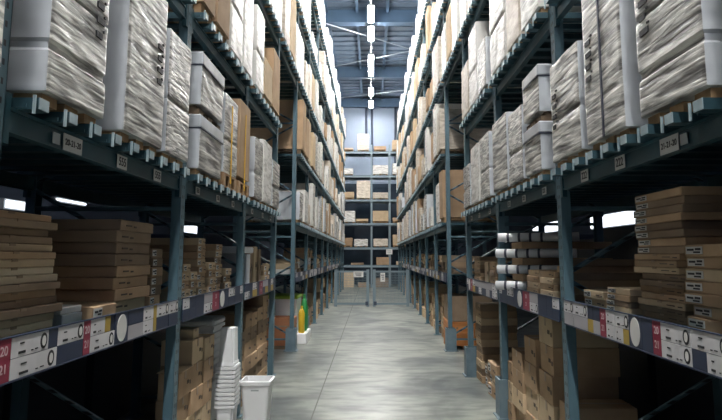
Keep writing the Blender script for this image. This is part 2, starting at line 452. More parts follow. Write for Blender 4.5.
def put_load(side, tier, yc, w, h, look, label, seed=0, near=False, tiers=1, x=1.34, d=1.08, dull=False, group=None, z=None, marks=False, straps=0, rot=None, caps=False, ph=0):
    nm = LOOK[look][0]
    z = ZL[tier] + LOADZ if z is None else z
    r = empty(nm, (side * x, yc, z), (0, 0, (0 if side > 0 else PI) if rot is None else rot))
    tag(r, label, 'pallet load', group)
    pm = 'wood_dull' if dull else 'wood'
    if not ph: link('pallet', cached(('pal', round(w, 2), round(d, 2), pm, nm), lambda: pallet_mesh(w - .05, d - .08, .09, pm, nm[0] == 'w' and not dull)), (.03, 0, 0), r)
    if ph:
        r.location.z += 0
        link('pallet', cached(('palf', round(w, 2), round(d, 2)), lambda: pallet_mesh(w - .01, d - .02, .13, 'wood')), (.0, 0, 0), r)
    lm = load_meshes(look, w, d, h, seed, near, tiers)
    hs = h / max(1, tiers)
    for i, (zz, me) in enumerate(lm):
        zz += ph + (.07 * i if caps else 0)
        if caps:
            if i: link('middle_pallet', cached(('mpal', round(w, 2), round(d, 2)), lambda: pallet_mesh(w - .04, d - .04, .085, 'wood_dull', True)), (.02, 0, zz - .08), r)
            link('top_cover', cached(('cover', round(w, 2), round(hs, 2)), lambda: MB().box(-.007, d + .003, -w / 2 - .004, w / 2 + .004, hs * .74, hs - .004, 0, .012).mesh('cover', ['film_flat'])), (0, 0, zz), r)
            link('strap', cached(('ring', round(w, 2)), lambda: MB().box(-.010, d + .004, -w / 2 - .006, w / 2 + .006, 0, .010).mesh('ring', 'black_strap')), (0, 0, zz + hs * .74 - .006), r)
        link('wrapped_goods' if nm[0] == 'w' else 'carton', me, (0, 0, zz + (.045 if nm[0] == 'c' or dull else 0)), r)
    if straps:
        for k in range(straps):
            yy = (k - (straps - 1) / 2) * w * .45
            o = link('strap', cached(('strap', look, round(h, 2)), lambda: MB().box(-.008, -.001, -.010, .010, .05, h + .045).mesh('strap', 'yellow_strap' if look in ('yellow', 'brown', 'beige') else 'black_strap')), (0, yy, 0), r)
    if marks:
        sgn = marks
        b = MB()
        rr = random.Random(seed)
        for k in range(4):
            zz = h * .62 - k * .075
            b.box(-.007, .004, -.045 + .03 * rr.random(), .045, zz, zz + .03).box(-.007, .004, -.06 + .02 * rr.random(), -.03, zz + .042, zz + .052)
        link('printed_mark', b.mesh('mark', 'ink'), (0, sgn * w * .32, .05), r)
    return r
def lbl(look, side, tier, blk, n):
    tn = ('lowest', 'second', 'third', 'fourth', 'top')[tier]
    if blk == 'n': return '%s load on the %s pallet tier, near %s rack, %s along' % (LOOK[look][2], tn, SIDE[side], ORD[n])
    if blk == 'b': return '%s load bridging the cross aisle on the %s, %s tier, %s along' % (LOOK[look][2], SIDE[side], tn, ORD[n])
    return '%s load on the %s tier, far %s rack, %s past the cross aisle' % (LOOK[look][2], tn, SIDE[side], ORD[n])

# nearest tier, from the photo: (y0, y1, height, look, tiers, marks, straps)
L1 = {-1: [(2.41, 2.95, .98, 'film', 2, 1, 0), (3.19, 3.80, 1.0, 'film', 1, 1, 0), (3.86, 4.34, .86, 'fine', 1, 0, 0), (4.62, 5.32, .88, 'film', 2, 0, 0), (5.40, 5.93, .76, 'yellow', 1, 0, 1),
           (6.02, 6.55, .82, 'brown', 1, 0, 1), (6.86, 7.34, .72, 'fine', 1, 0, 0), (7.44, 8.05, .80, 'white', 1, 0, 0), (8.14, 8.72, .66, 'film', 1, 0, 0)],
      1: [(2.33, 2.93, 1.0, 'film', 2, 1, 0), (3.10, 3.67, .98, 'film', 1, 1, 1), (3.77, 4.38, .74, 'film', 1, 1, 0), (4.68, 5.16, .80, 'film', 2, 0, 0), (5.24, 5.78, .69, 'fine', 1, 0, 0),
          (5.85, 6.52, .77, 'film', 1, 0, 0), (6.74, 7.30, .76, 'fine', 1, 0, 0), (7.42, 7.98, .76, 'white', 1, 0, 0), (8.10, 8.66, .60, 'fine', 1, 0, 0)]}
for s in (-1, 1):
    for i, (a, b, h, lk, ti, mk, st) in enumerate(L1[s]):
        put_load(s, 0, (a + b) / 2, b - a, h, lk, lbl(lk, s, 0, 'n', i), seed=i + (40 if s > 0 else 20), near=True, tiers=ti, marks=mk * (1 if s < 0 else -1) * (-1 if s > 0 else -1) if mk else False, straps=st, caps=(s, i) in ((-1, 3), (1, 3)), ph=.085 if s < 0 and i in (4, 5) else 0)
L2 = {-1: [(4.60, 4.95, .9, 'brown'), (5.02, 5.48, .95, 'brown'), (5.55, 6.05, 1.05, 'white'), (6.12, 6.58, 1.1, 'white'), (6.80, 7.30, 1.0, 'white'), (7.38, 7.95, .50, 'pale'), (8.02, 8.6, .85, 'brown')],
      1: [(4.60, 5.15, 1.0, 'white'), (5.22, 5.72, 1.05, 'beige'), (5.80, 6.52, 1.1, 'white'), (6.80, 7.30, .6, 'fine'), (7.38, 7.98, 1.02, 'white'), (8.06, 8.66, .74, 'beige')]}
for s in (-1, 1):
    for i, (a, b, h, lk) in enumerate(L2[s]):
        put_load(s, 1, (a + b) / 2, b - a, h, lk, lbl(lk, s, 1, 'n', i), seed=i + 60, near=True)
    for i, (a, b, h, lk) in enumerate([(6.8, 7.35, 1.05, 'white'), (7.45, 8.0, 1.1, 'beige' if s > 0 else 'white'), (8.08, 8.7, 1.0, 'white')]):
        put_load(s, 2, (a + b) / 2, b - a, h, lk, lbl(lk, s, 2, 'n', i), seed=i + 70)
    for t in (2, 3):
        for i in range(3):
            yc = 9.3 + i * .72; lk = R.choice(['white', 'white', 'beige', 'pale'])
            put_load(s, t, yc, .62, R.choice([.85, 1.0, 1.12]), lk, lbl(lk, s, t, 'b', i), seed=i)
for s in (-1, 1):  # unseen loads beside and behind the camera, added to block low light
    for t in range(4):
        for i, yc in enumerate((-1.6, -.55, .62, 1.66)):
            lk = ('film', 'fine', 'white', 'film')[(i + t) % 4]
            put_load(s, t, yc, .92, (.95, 1.0, 1.05, 1.0)[t], lk, '%s load on the %s pallet tier, %s rack, %s behind the entrance upright' % (LOOK[lk][2], ('lowest', 'second', 'third', 'fourth')[t], SIDE[s], ORD[3 - i]), seed=i)
# far blocks
WT = {0: ['fine', 'white', 'beige', 'yellow', 'film', 'brown', 'white', 'beige'], 1: ['brown', 'white', 'beige', 'fine', 'pale', 'white', 'beige'], 2: ['white', 'white', 'beige', 'brown', 'white', 'pale'],
      3: ['white', 'white', 'beige', 'white', 'pale'], 4: ['white', 'white', 'white', 'beige']}
for s in (-1, 1):
    for t in range(5):
        n = 0
        for k in range(9):
            if t == 4 and k == 0: continue
            for j in range(3):
                w = .57
                if R.random() < .07 and (k, j) != (0, 0): n += 1; continue
                yc = FP[k] + .42 + j * .69
                lk = R.choice(WT[t]); h = R.choice([.45, .66, .80, .92, 1.0, 1.08])
                if t == 0 and h > .98: h = .98
                tiers = 1; x = 1.34
                if k == 0 and j == 0:
                    lk, h = {(-1, 0): ('film', .55), (-1, 1): ('brown', .98), (1, 0): ('brown', .92), (1, 1): ('beige', .8)}.get((s, t), (lk, h))
                if s < 0 and t == 0 and (k, j) == (2, 1): lk = 'yellow'
                put_load(s, t, yc, w, h, lk, lbl(lk, s, t, 'f', n), seed=R.randrange(3), dull=(t % 2 == 1), straps=1 if lk == 'yellow' else 0, x=x + R.uniform(-.03, .03))
                n += 1

# ------------------------------------------------------------------ cartons
def carton_mesh(dx, dy, dz, m):
    return cached(('carton', round(dx, 3), round(dy, 3), round(dz, 3), m), lambda: MB().box(0, dx, -dy / 2, dy / 2, 0, dz, 0, min(.004, dz * .1)).mesh('carton', m))
def carton(name, side, x, yc, z, dx, dy, dz, m, label, cat='box', group=None, detail=0, jit=0.0, gap=0.001):
    o = link(name, carton_mesh(dx, dy, dz - gap, m), (side * x, yc, z), None, (0, 0, (0 if side > 0 else PI) + R.uniform(-jit, jit)))
    tag(o, label, cat, group)
    if detail & 1:   # sticker
        w = min(dy * .34, .14); h = dz * .62
        k = cached(('stick', round(w, 3), round(h, 3)), lambda: MB().box(-.0025, .001, -w / 2, w / 2, -h / 2, h / 2).mesh('sticker', 'paper'))
        st = link('sticker', k, (0, (dy * .5 - w * .62) * (-1 if detail & 8 else 1), dz * .5), o)
        pk = cached(('spr', round(w, 3), round(h, 3)), lambda: MB().box(-.004, -.002, -w * .42, -w * .1, .02 * h, .3 * h).box(-.004, -.002, w * .0, w * .4, -.05 * h, .22 * h).box(-.004, -.002, -w * .38, w * .02, -.36 * h, -.14 * h).mesh('sticker_print', 'ink'))
        link('printed_text', pk, (0, 0, 0), st)
    if detail & 2:   # printed marks
        pk = cached(('cpr', round(dy, 2), round(dz, 3)), lambda: MB().box(-.002, .001, -.06 * dy, .10 * dy, .42 * dz, .56 * dz).box(-.002, .001, -.2 * dy, -.12 * dy, .35 * dz, .5 * dz).mesh('carton_print', 'brown_ink'))
        link('printed_mark', pk, (0, -dy * .25 if not detail & 8 else dy * .25, .0), o)
    if detail & 4:   # tape across the top and down the aisle face
        tm = cached(('tape', round(dx, 3), round(dz, 3)), lambda: MB().box(-.002, 0, -.022, .022, dz * .68, dz - gap + .001).box(-.002, dx, -.022, .022, dz - gap - .001, dz - gap + .001).mesh('tape', 'tape'))
        link('tape', tm, (0, 0, 0), o)
    return o
def stack(name, side, x, y0, y1, z0, dzs, dx, mats, phrase, where, detail=0, jit=.02, xj=.02, yj=.02):
    z = z0
    for i, dz in enumerate(dzs):
        m = mats[i % len(mats)] if isinstance(mats, (list, tuple)) else mats
        carton(name, side, x + R.uniform(0, xj), (y0 + y1) / 2 + R.uniform(-yj, yj), z, dx, y1 - y0, dz, m, '%s, %s up in %s' % (phrase, ORD[i], where), 'box', where, detail, jit)
        z += dz
    return z
SZ = 1.362
# left, first bay shelf
stack('flat_pack_box', -1, 1.50, 2.30, 2.96, SZ, [.038, .036, .04, .034, .036, .034, .036], .95, ['cream', 'card_pale', 'card_dark', 'card_dark', 'card', 'card_dark'], 'long flat-pack box', 'the stack beside the first left upright', 4, .02, .05, .02)
stack('flat_pack_box', -1, 1.52, 2.28, 2.93, SZ + .254, [.034, .036, .034, .034, .036, .034, .036, .034], .95, ['cream', 'card_pale', 'card', 'card_pale', 'card_dark', 'card_dark', 'card_dark', 'card'], 'dull flat-pack box', 'the upper layers beside the first left upright', 4, .015, .05, .02)
stack('flat_pack_box', -1, 1.52, 3.01, 3.22, SZ, [.05, .035], .6, ['grey_plastic', 'paper'], 'small grey-white flat box', 'the low pair behind the left sign rail', 0)
carton('flat_pack_box', -1, 1.48, 3.40, SZ, .5, .30, .07, 'card', 'low brown box with a white and red front beside the big flat-pack stack', 'box', None, 1)
stack('flat_pack_box', -1, 1.50, 3.58, 4.13, SZ, [.072, .07, .07, .068, .07, .07, .07, .068], 1.0, ['card_pale', 'card', 'card', 'card', 'card_dark', 'card_dark', 'card_dark', 'card_dark'], 'thick brown flat-pack box', 'the big stack on the left shelf', 10, .012, .03, .03)
stack('carton', -1, 1.50, 4.19, 4.40, SZ, [.065, .066, .064, .066, .064, .066], .8, ['card', 'card_dark', 'card_dark'], 'narrow brown carton', 'the column against the second left upright', 1)
# left, second bay shelf
for c in range(3):
    stack('carton', -1, 1.48, 4.60 + c * .21, 4.79 + c * .21, SZ, [.07, .068, .07, .066][:4 - (c == 2)], .5, ['card_pale', 'card', 'card_pale'], 'small pale carton', 'the %s pile past the second left upright' % ORD[c], 3)
stack('carton', -1, 1.50, 5.28, 5.52, SZ, [.062] * 8, .75, ['card', 'card_pale', 'card'], 'brown carton', 'the tall column on the left middle shelf', 3)
stack('carton', -1, 1.48, 5.57, 5.80, SZ, [.07] * 4, .5, ['card', 'card_pale'], 'small brown carton', 'the low pile between two tall left columns', 3)
stack('carton', -1, 1.50, 5.87, 6.12, SZ, [.065] * 7, .75, ['card', 'card_dark', 'card_pale'], 'dark brown carton', 'the second tall column on left middle shelf', 3)
stack('carton', -1, 1.48, 6.18, 6.45, SZ, [.07] * 3, .5, ['card_pale', 'card'], 'small carton', 'the low pile before the third left upright', 3)
# left, third bay shelf: pale slab on grey boxes, upright bundles
stack('carton', -1, 1.52, 6.95, 7.20, SZ, [.12, .12, .13], .6, ['lilac'], 'grey carton', 'the pile under the white slab on the left', 1)
tag(link('foam_slab', MB().box(0, .6, -.38, .38, 0, .075, 0, .012).mesh('panel', 'white_plastic'), (-1.47, 7.18, SZ + .372), None, (0, 0, PI)), 'thick white slab lying across the grey cartons on the left shelf', 'slab')
t = link('white_tube', MB().bar((0, 0, 0), (0, 0, .36), .035, seg=14).mesh('tube', 'white_plastic'), (-1.50, 7.33, SZ)); tag(t, 'white tube standing upright under the white slab', 'tube')
for i in range(5):
    h = .40 + .03 * (i % 3) + (.06 if i == 3 else 0)
    if i == 0: h = .35
    carton('board_bundle', -1, 1.50 + .02 * (i % 2), 7.5 + i * .17, SZ, .25, .15, h, ['card', 'card_dark', 'card_pale'][i % 3], 'upright brown board bundle, %s past the white tube' % ORD[i], 'boards', 'upright board bundles', 2)
stack('carton', -1, 1.46, 8.38, 8.72, SZ, [.07, .06, .08], .5, ['card_pale', 'card'], 'low carton', 'the pile at the end of the left shelf', 1)
# right, first bay shelf
stack('flat_pack_box', 1, 1.50, 2.38, 2.92, SZ, [.056] * 7, 1.0, ['card', 'card_pale', 'card'], 'brown flat-pack box with a white sticker', 'the near right stack', 1, .012, .03, .02)
stack('flat_pack_box', 1, 1.52, 2.98, 3.48, SZ, [.036, .034, .036, .034, .036, .034, .036, .034, .036, .034], .95, ['card_dark', 'card_dark', 'card_pale', 'card', 'card'], 'thin flat-pack box', 'the tall right stack', 2 + 4, .025, .04, .04)
stack('flat_pack_box', 1, 1.50, 2.96, 3.50, SZ + .35, [.04, .042, .04, .042, .04, .042, .042, .044], .95, ['card_dark', 'card', 'card_dark'], 'dark flat-pack box', 'the upper half of the tall right stack', 1, .025, .05, .04)
stack('flat_pack_box', 1, 1.48, 3.53, 3.86, SZ, [.036, .036, .036, .038], .6, ['card_pale', 'card_dark', 'card', 'card_pale'], 'small flat-pack box', 'the low right pile beside the tall stack', 1)
stack('flat_pack_box', 1, 1.48, 3.90, 4.26, SZ, [.055, .055], .6, ['card', 'card_pale'], 'pale flat box', 'the pair beside the second right upright', 3)
# right, second bay shelf
stack('carton', 1, 1.50, 4.60, 4.88, SZ, [.052] * 6, .8, ['card', 'card_dark'], 'narrow brown carton', 'the column past the second right upright', 2)
stack('carton', 1, 1.47, 4.93, 5.32, SZ, [.053] * 4, .6, ['card_pale', 'card'], 'long pale carton', 'the low right pile beside the white rolls', 2)
stack('carton', 1, 1.47, 5.36, 5.74, SZ, [.053] * 4, .6, ['card', 'card_pale'], 'pale carton end on', 'the low right pile touching the white rolls', 2)
z = SZ
for i in range(4):
    o = empty('wrapped_roll', (1.27 + R.uniform(-.02, .05), 6.16, z + .055), (0, 0, -.42 + R.uniform(-.04, .04)))
    tag(o, 'white film-wrapped roll sticking out of the shelf, %s' % ('lowest of the four', 'second from the bottom', 'second from the top', 'topmost of the four')[i], 'roll', 'white rolls on the right shelf')
    link('roll', cached('roll', lambda: MB().bar((0, 0, 0), (.78, 0, 0), .044, seg=18).mesh('roll', 'plug')), (0, 0, 0), o)
    for k in range(4): link('strap', cached('rstrap', lambda: MB().bar((-.012, 0, 0), (.012, 0, 0), .0465, seg=18).mesh('rs', 'black_strap')), (.10 + k * .11, 0, 0), o)
    o.location.z -= .010
    z += .089
    if i < 3:
        carton('flat_pack_box', 1, 1.50, 6.22, z, .9, .44, .07, 'card', 'flat brown box between the white rolls, %s' % ('lowest', 'middle one', 'highest')[i], 'box', None, 0); z += .071
# right, third bay shelf
stack('carton', 1, 1.47, 7.25, 7.55, SZ, [.09, .08, .09], .6, ['card', 'card_dark'], 'brown carton', 'the pile past the third right upright', 2)
carton('carton', 1, 1.50, 7.88, SZ, .5, .24, .26, 'card_pale', 'tall plain brown carton standing alone on the right end shelf', 'box', None, 2)
stack('carton', 1, 1.47, 8.25, 8.70, SZ, [.055] * 6, .6, ['card', 'card_pale', 'card_dark'], 'thin brown carton', 'the column at the right shelf end', 2)

for s in (-1, 1):  # unseen cartons in the entrance bays, added to block light from behind
    for i, yc in enumerate((-1.55, -.5, .62, 1.62)):
        for j, (z0, dz) in enumerate(((0, .55), (.55, .55), (SZ, .55))):
            carton('large_carton', s, 1.5, yc, z0, .98, .95, dz, ('card', 'card_dark')[(i + j) % 2], 'large carton behind the entrance upright, %s rack, %s column, %s' % (SIDE[s], ORD[i], ('on the floor', 'second up', 'on the shelf')[j]), 'box', 'large cartons in the entrance bay', 4)
# left floor, second bay: carton pile, white tubs
COLS = [(4.92, .20), (5.27, .20), (5.62, .195)]
for c, (yc, dz) in enumerate(COLS):
    stack('carton', -1, 1.47, yc - .165, yc + .165, .0, [dz] * (5 - (c == 0) + 0), (.16, .26, .34)[c], ['card', 'card_pale', 'card'], 'brown carton', 'the %s floor column by the white tubs' % ORD[c], 2 + 4, .02, .02, .008)
carton('carton', -1, 1.50, 5.27, 1.001, .2, .16, .085, 'card_pale', 'small pale carton lying on top of the floor pile', 'box', None, 4)
# open flap boards on the near pile
tag(link('cardboard_sheet', MB().box(0, .20, -.15, .15, 0, .006).mesh('sheet', 'card_pale'), (-1.46, 4.95, .802), None, (0, .04, PI)), 'loose pale cardboard sheet on the nearest floor column', 'cardboard')
def tub_mesh(w, d, h, t=.006, taper=.86, rim=.018):
    b = MB()
    def lp(k, z, e=0): return [(-(w * k / 2 + e), -(d * k / 2 + e), z), (w * k / 2 + e, -(d * k / 2 + e), z), (w * k / 2 + e, d * k / 2 + e, z), (-(w * k / 2 + e), d * k / 2 + e, z)]
    b.loft([lp(taper, 0), lp(1, h - .03), lp(1, h - .03, rim), lp(1, h, rim), lp(1, h, -t), lp(taper, .01, -t)], True, True)
    bmesh.ops.bevel(b.bm, geom=[e for e in b.bm.edges if abs(e.verts[0].co.z - e.verts[1].co.z) > .1], offset=.02, segments=3, affect='EDGES')
    return b.mesh('tub', 'white_plastic')
TUB = tub_mesh(.17, .22, .25, taper=.86, rim=.012)
for i in range(10):
    o = link('storage_tub', TUB, (-1.43, 6.2, .002 + i * .041))
    tag(o, 'white plastic tub nested in the tall tub stack, %s from the floor' % ORD[i], 'tub', 'nested white tubs')
o = link('storage_tub', tub_mesh(.155, .2, .36, taper=.88, rim=.006), (-1.43, 6.2, 1.37 - .001), None, (PI, 0, 0)); tag(o, 'white tub turned upside down on top of the nested tubs', 'tub')
o.location.z = .984
TUBW = tub_mesh(.40, .42, .46, taper=.86)
for i in range(9):
    o = link('storage_tub', TUBW, (-1.80, 6.42, .002 + i * .066)); tag(o, 'wide white storage tub, %s up in the wide stack behind the cartons' % ORD[i], 'tub', 'wide white tubs')
tag(link('storage_tray', MB().box(-.22, .22, -.24, .24, 0, .07, 0, .02).mesh('lid', 'white_plastic'), (-1.80, 6.42, .992)), 'white tray with rounded corners on the wide tubs', 'tray')
# big white waste bin standing in the aisle
bn = empty('waste_bin', (-1.12, 6.12, 0)); tag(bn, 'tall white plastic bin standing in the aisle by the third upright', 'bin')
b = MB()
def lp(hx, z, r=.035, e=0):
    o = []
    for cx, cy, a0 in ((1, 1, 0), (-1, 1, 90), (-1, -1, 180), (1, -1, 270)):
        for k in range(5):
            a = math.radians(a0 + k * 22.5); o.append((cx * (hx + e - r) + r * math.cos(a), cy * (hx + e - r) + r * math.sin(a), z))
    return o
b.loft([lp(.105, 0), lp(.108, .01), lp(.137, .46), lp(.137, .46, .035, .014), lp(.139, .495, .035, .016), lp(.139, .5, .035, .012), lp(.135, .5, .035, -.002), lp(.105, .02, .03, -.005)], True, True, 0, False)
link('bin_body', b.mesh('bin', 'white_plastic'), (0, 0, 0), bn)
link('handle_slot', MB().box(-.04, .04, -.1345, -.128, .405, .425, 0, .003).mesh('slot', 'grey_plastic'), (0, 0, 0), bn)
# left floor, third bay
for c, (yc, n) in enumerate(((6.98, 5), (7.38, 6), (7.78, 6), (8.18, 6), (8.57, 7))):
    stack('carton', -1, 1.46, yc - .19, yc + .19, 0, [.165 + .005 * (c % 2)] * n, .6, ['card', 'card_dark', 'card'], 'brown carton', 'the %s tall column past the white bin' % ORD[c], 2, .02, .03, .006)
# right floor, second bay
for c, (yc, n, dz) in enumerate(((5.34, 5, .235), (5.78, 4, .235), (6.2, 4, .19), (6.48, 3, .2))):
    wd = .40 if c < 3 else .2
    stack('carton', 1, 1.50 - .02 * c, yc - wd / 2, yc + wd / 2, 0, [dz] * n, .55, ['card', 'card_pale', 'card'], 'brown printed carton', 'the %s right floor column' % ORD[c], 2 + 4, .015, .02, .006)
stack('carton', 1, 1.50, 4.72, 5.02, 0, [.2, .2, .16], .5, ['card', 'card_pale'], 'tan carton', 'the low pile at the second right upright', 4)
# right floor, third bay
stack('carton', 1, 1.50, 6.90, 7.20, 0, [.15, .15, .14, .14], .45, ['card_dark', 'card'], 'brown carton', 'the pile past the third right upright on the floor', 3)
stack('carton', 1, 1.46, 7.30, 7.75, 0, [.14, .13, .14], .5, ['card', 'card_pale'], 'brown carton', 'the low floor pile in the right end bay', 3, .06)
stack('carton', 1, 1.50, 7.85, 8.20, 0, [.15, .14], .5, ['card', 'card_dark'], 'dull carton', 'the lowest floor pile in the right end bay', 3)
stack('carton', 1, 1.48, 8.35, 8.75, 0, [.095] * 11, .5, ['card', 'card_dark', 'card_pale'], 'thin brown carton', 'the tall floor column by the right cross aisle', 2, .02)

# crates at the far block ends
def crate_mesh(w, d, h, m, boards=3):
    b = MB().box(.02, w - .02, .02, d - .02, .06, h - .005)
    bh = (h - .06) / boards
    for k in range(boards):
        z0 = .06 + k * bh
        b.box(0, w, 0, .02, z0, z0 + bh - .012, 0, .004).box(0, w, d - .02, d, z0, z0 + bh - .012, 0, .004).box(0, .02, .02, d - .02, z0, z0 + bh - .012, 0, .004).box(w - .02, w, .02, d - .02, z0, z0 + bh - .012, 0, .004)
    for x in (0, w / 2 - .04, w - .08): b.box(x, x + .08, 0, d, 0, .06)
    return b.mesh('crate', m)
c = link('wooden_crate', crate_mesh(.62, .8, .50, 'orange_wood', 2), (1.43, 11.32, 0)); tag(c, 'orange wooden crate of two wide boards at the right cross aisle', 'crate')
for x in (.16, .46):
    for z in (.17, .38): link('knot', cached('knot', lambda: MB().bar((0, -.002, 0), (0, .002, 0), .018, seg=10).mesh('knot', 'card_dark')), (x, 0, z), c)
c = carton('carton', 1, 1.45, 11.72, .5, .8, .8, .46, 'card_dark', 'large dull brown carton resting on the orange wooden crate', 'box', None, 4)
c = empty('shipping_box', (-1.43, 11.32, 0)); tag(c, 'orange-brown box with dark bands at the left cross aisle', 'box')
link('body', MB().box(-.5, 0, 0, .5, .06, .56, 0, .008).mesh('b', 'red_card'), (0, 0, 0), c)
link('band', MB().box(-.503, .003, -.003, .503, .40, .425).mesh('b', 'card_dark'), (0, 0, 0), c)
link('base', MB().box(-.5, 0, .0, .5, 0, .06).mesh('b', 'wood_dull'), (0, 0, 0), c)
c = empty('storage_container', (-1.80, 12.35, 0)); tag(c, 'big white container with a lime-green lid behind the orange-brown box', 'container')
link('body', MB().loft([[(-.30, -.3, .02), (.30, -.3, .02), (.30, .3, .02), (-.30, .3, .02)], [(-.35, -.35, .86), (.35, -.35, .86), (.35, .35, .86), (-.35, .35, .86)]]).mesh('b', 'white_plastic'), (0, 0, 0), c)
link('lid', MB().box(-.37, .37, -.37, .37, .86, .93, 0, .02).mesh('b', 'lime'), (0, 0, 0), c)
pf = link('display_platform', MB().box(-.10, .14, -.45, .45, 0, .2, 0, .01).mesh('b', 'white_plastic'), (-1.40, 12.4, 0)); tag(pf, 'low white platform under the yellow and green canisters', 'platform')
def canister(x, y, z, h, m, label):
    o = empty('canister', (x, y, z)); tag(o, label, 'canister')
    b = MB(); prof = [(.05, 0), (.062, .02), (.062, h * .72), (.045, h * .84), (.022, h * .9)]
    b.loft([[(r * math.cos(k * PI / 8), r * math.sin(k * PI / 8), zz) for k in range(16)] for r, zz in prof], smooth=True)
    link('body', b.mesh('can', m), (0, 0, 0), o)
    link('cap', MB().bar((0, 0, h * .89), (0, 0, h), .026, seg=12).mesh('cap', m), (0, 0, 0), o)
canister(-1.37, 12.08, .2, .52, 'yellow', 'yellow plastic canister on the white platform in front')
canister(-1.36, 12.45, .2, .72, 'green', 'tall green canister on the white platform behind the yellow one')
canister(-1.37, 12.72, .2, .60, 'green', 'shorter green canister at the rear of the white platform')

# far shelves and floors
for s in (-1, 1):
    for k in range(9):
        sd = SIDE[s]
        far = k > 3
        w0 = '%s shelf, %s bay past cross aisle' % (sd, ORD[k])
        w1 = '%s rack floor, %s bay past cross aisle' % (sd, ORD[k])
        spots = (.45, 1.1, 1.75) if not far else (.6, 1.55)
        for j, yy in enumerate(spots):
            n = R.choice([2, 3, 4]) if not far else 2
            wd = R.uniform(.28, .5) if not far else .6
            z = SZ
            for i in range(n):
                dz = R.uniform(.06, .16)
                m = R.choice(['card', 'card_pale', 'card_dark', 'lilac', 'paper'] if s < 0 else ['card', 'card_pale', 'card_dark', 'card'])
                carton('shelf_carton', s, 1.48 + R.uniform(0, .06), FP[k] + yy, z, .55, wd, round(dz, 2), m, '%s carton, %s up, %s stack, %s' % ({'card': 'brown', 'card_pale': 'pale', 'card_dark': 'dull', 'lilac': 'grey', 'paper': 'white'}[m], ORD[i], ('near', 'middle', 'rear')[j] if not far else ('near', 'rear')[j], w0), 'box', 'cartons on the far shelves', 2 if k < 2 else 0, .03); z += round(dz, 2)
            if k == 0 and j < 2: continue
            n = R.choice([2, 3, 4]) if not far else 2
            z = 0
            for i in range(n):
                dz = R.uniform(.16, .28) if not far else R.uniform(.3, .45)
                m = R.choice(['card', 'card_pale', 'card_dark', 'card'])
                carton('floor_carton', s, 1.46 + R.uniform(0, .08), FP[k] + yy, z, .6, wd + .1, round(dz, 2), m, '%s carton, %s up, %s stack, %s' % ({'card': 'brown', 'card_pale': 'pale', 'card_dark': 'dull'}[m], ORD[i], ('near', 'middle', 'rear')[j] if not far else ('near', 'rear')[j], w1), 'box', 'cartons on the far floor', 2 if k < 2 else 0, .02); z += round(dz, 2)

# near-black blocks added behind the near racks in place of the deep shade
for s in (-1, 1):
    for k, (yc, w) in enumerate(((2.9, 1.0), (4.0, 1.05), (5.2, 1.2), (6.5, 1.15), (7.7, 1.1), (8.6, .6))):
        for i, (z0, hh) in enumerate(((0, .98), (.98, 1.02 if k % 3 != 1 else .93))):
            carton('shade_block', s, 2.66, yc, z0, .9, w - .03, hh, 'shade_paint', 'large dark block added for the shade behind the %s rack, %s stack, %s' % (SIDE[s], ORD[k], ('lower', 'upper')[i]), 'dark block', 'dark shade blocks behind the racks')
for s, lst in ((-1, ((8.85, 2.43, .11, .9), (10.25, 2.62, .035, 1.0), (17.2, 2.46, .2, 2.0))), (1, ((12.75, 2.46, .26, 2.5), (17.6, 2.52, .26, 2.8)))):  # glowing panels added for the lit neighbouring aisles seen through the racks
    for i, (yc, zc, h, L) in enumerate(lst):
        o = empty('gap_panel', (s * (XW - .062), yc, zc)); tag(o, '%s glowing panel added for the lit next aisle, %s side wall, behind the rack' % (ORD[i], SIDE[s]), 'light', 'glowing panels for the lit next aisles')
        link('backplate', MB().box(0, .06, -L / 2 - .03, L / 2 + .03, -h / 2 - .02, h / 2 + .02).mesh('bp', 'housing'), (0, 0, 0), o, (0, 0, 0 if s > 0 else PI))
        link('diffuser', MB().box(-.03, 0, -L / 2, L / 2, -h / 2, h / 2, 0, .01).mesh('df', 'gap_glow'), (0, 0, 0), o, (0, 0, 0 if s > 0 else PI))

# ------------------------------------------------------------------ price rails
def card_mesh(w, h, m):
    return cached(('pc', round(w, 3), round(h, 3), m), lambda: MB().box(-.003, .001, -w / 2, w / 2, 0, h).mesh('price_card', m))
def disc(b, cy, cz, ry, rz, x0, x1, seg=24):
    b.loft([[(x, cy + ry * math.cos(2 * PI * k / seg), cz + rz * math.sin(2 * PI * k / seg)) for k in range(seg)] for x in (x0, x1)])
def card_print(w, h, circ):
    def mk():
        b = MB()
        b.box(-.0045, -.003, w * .14, w * .32, h * .14, h * .27).box(-.0045, -.003, w * .18, w * .29, h * .62, h * .70)
        b.box(-.0045, -.003, -w * .07, -w * .02, h * .15, h * .21).box(-.0045, -.003, -w * .2, -w * .12, h * .17, h * .23)
        if circ:
            disc(b, -w * .36, h * .5, .026, h * .42, -.0045, -.003)
        return b.mesh('print', 'ink')
    return cached(('pp', round(w, 3), round(h, 3), circ), mk)
def ring_print(w, h):
    def mk():
        b = MB(); disc(b, -w * .36, h * .5, .015, h * .27, -.0055, -.0045)
        return b.mesh('ring', ['paper'])
    return cached(('rp', round(w, 3), round(h, 3)), mk)
KM = {'w': 'sign_card', 'n': 'navy', 'c': 'crimson', 'y': 'mustard', 'l': 'lilac', 'm': 'navy'}
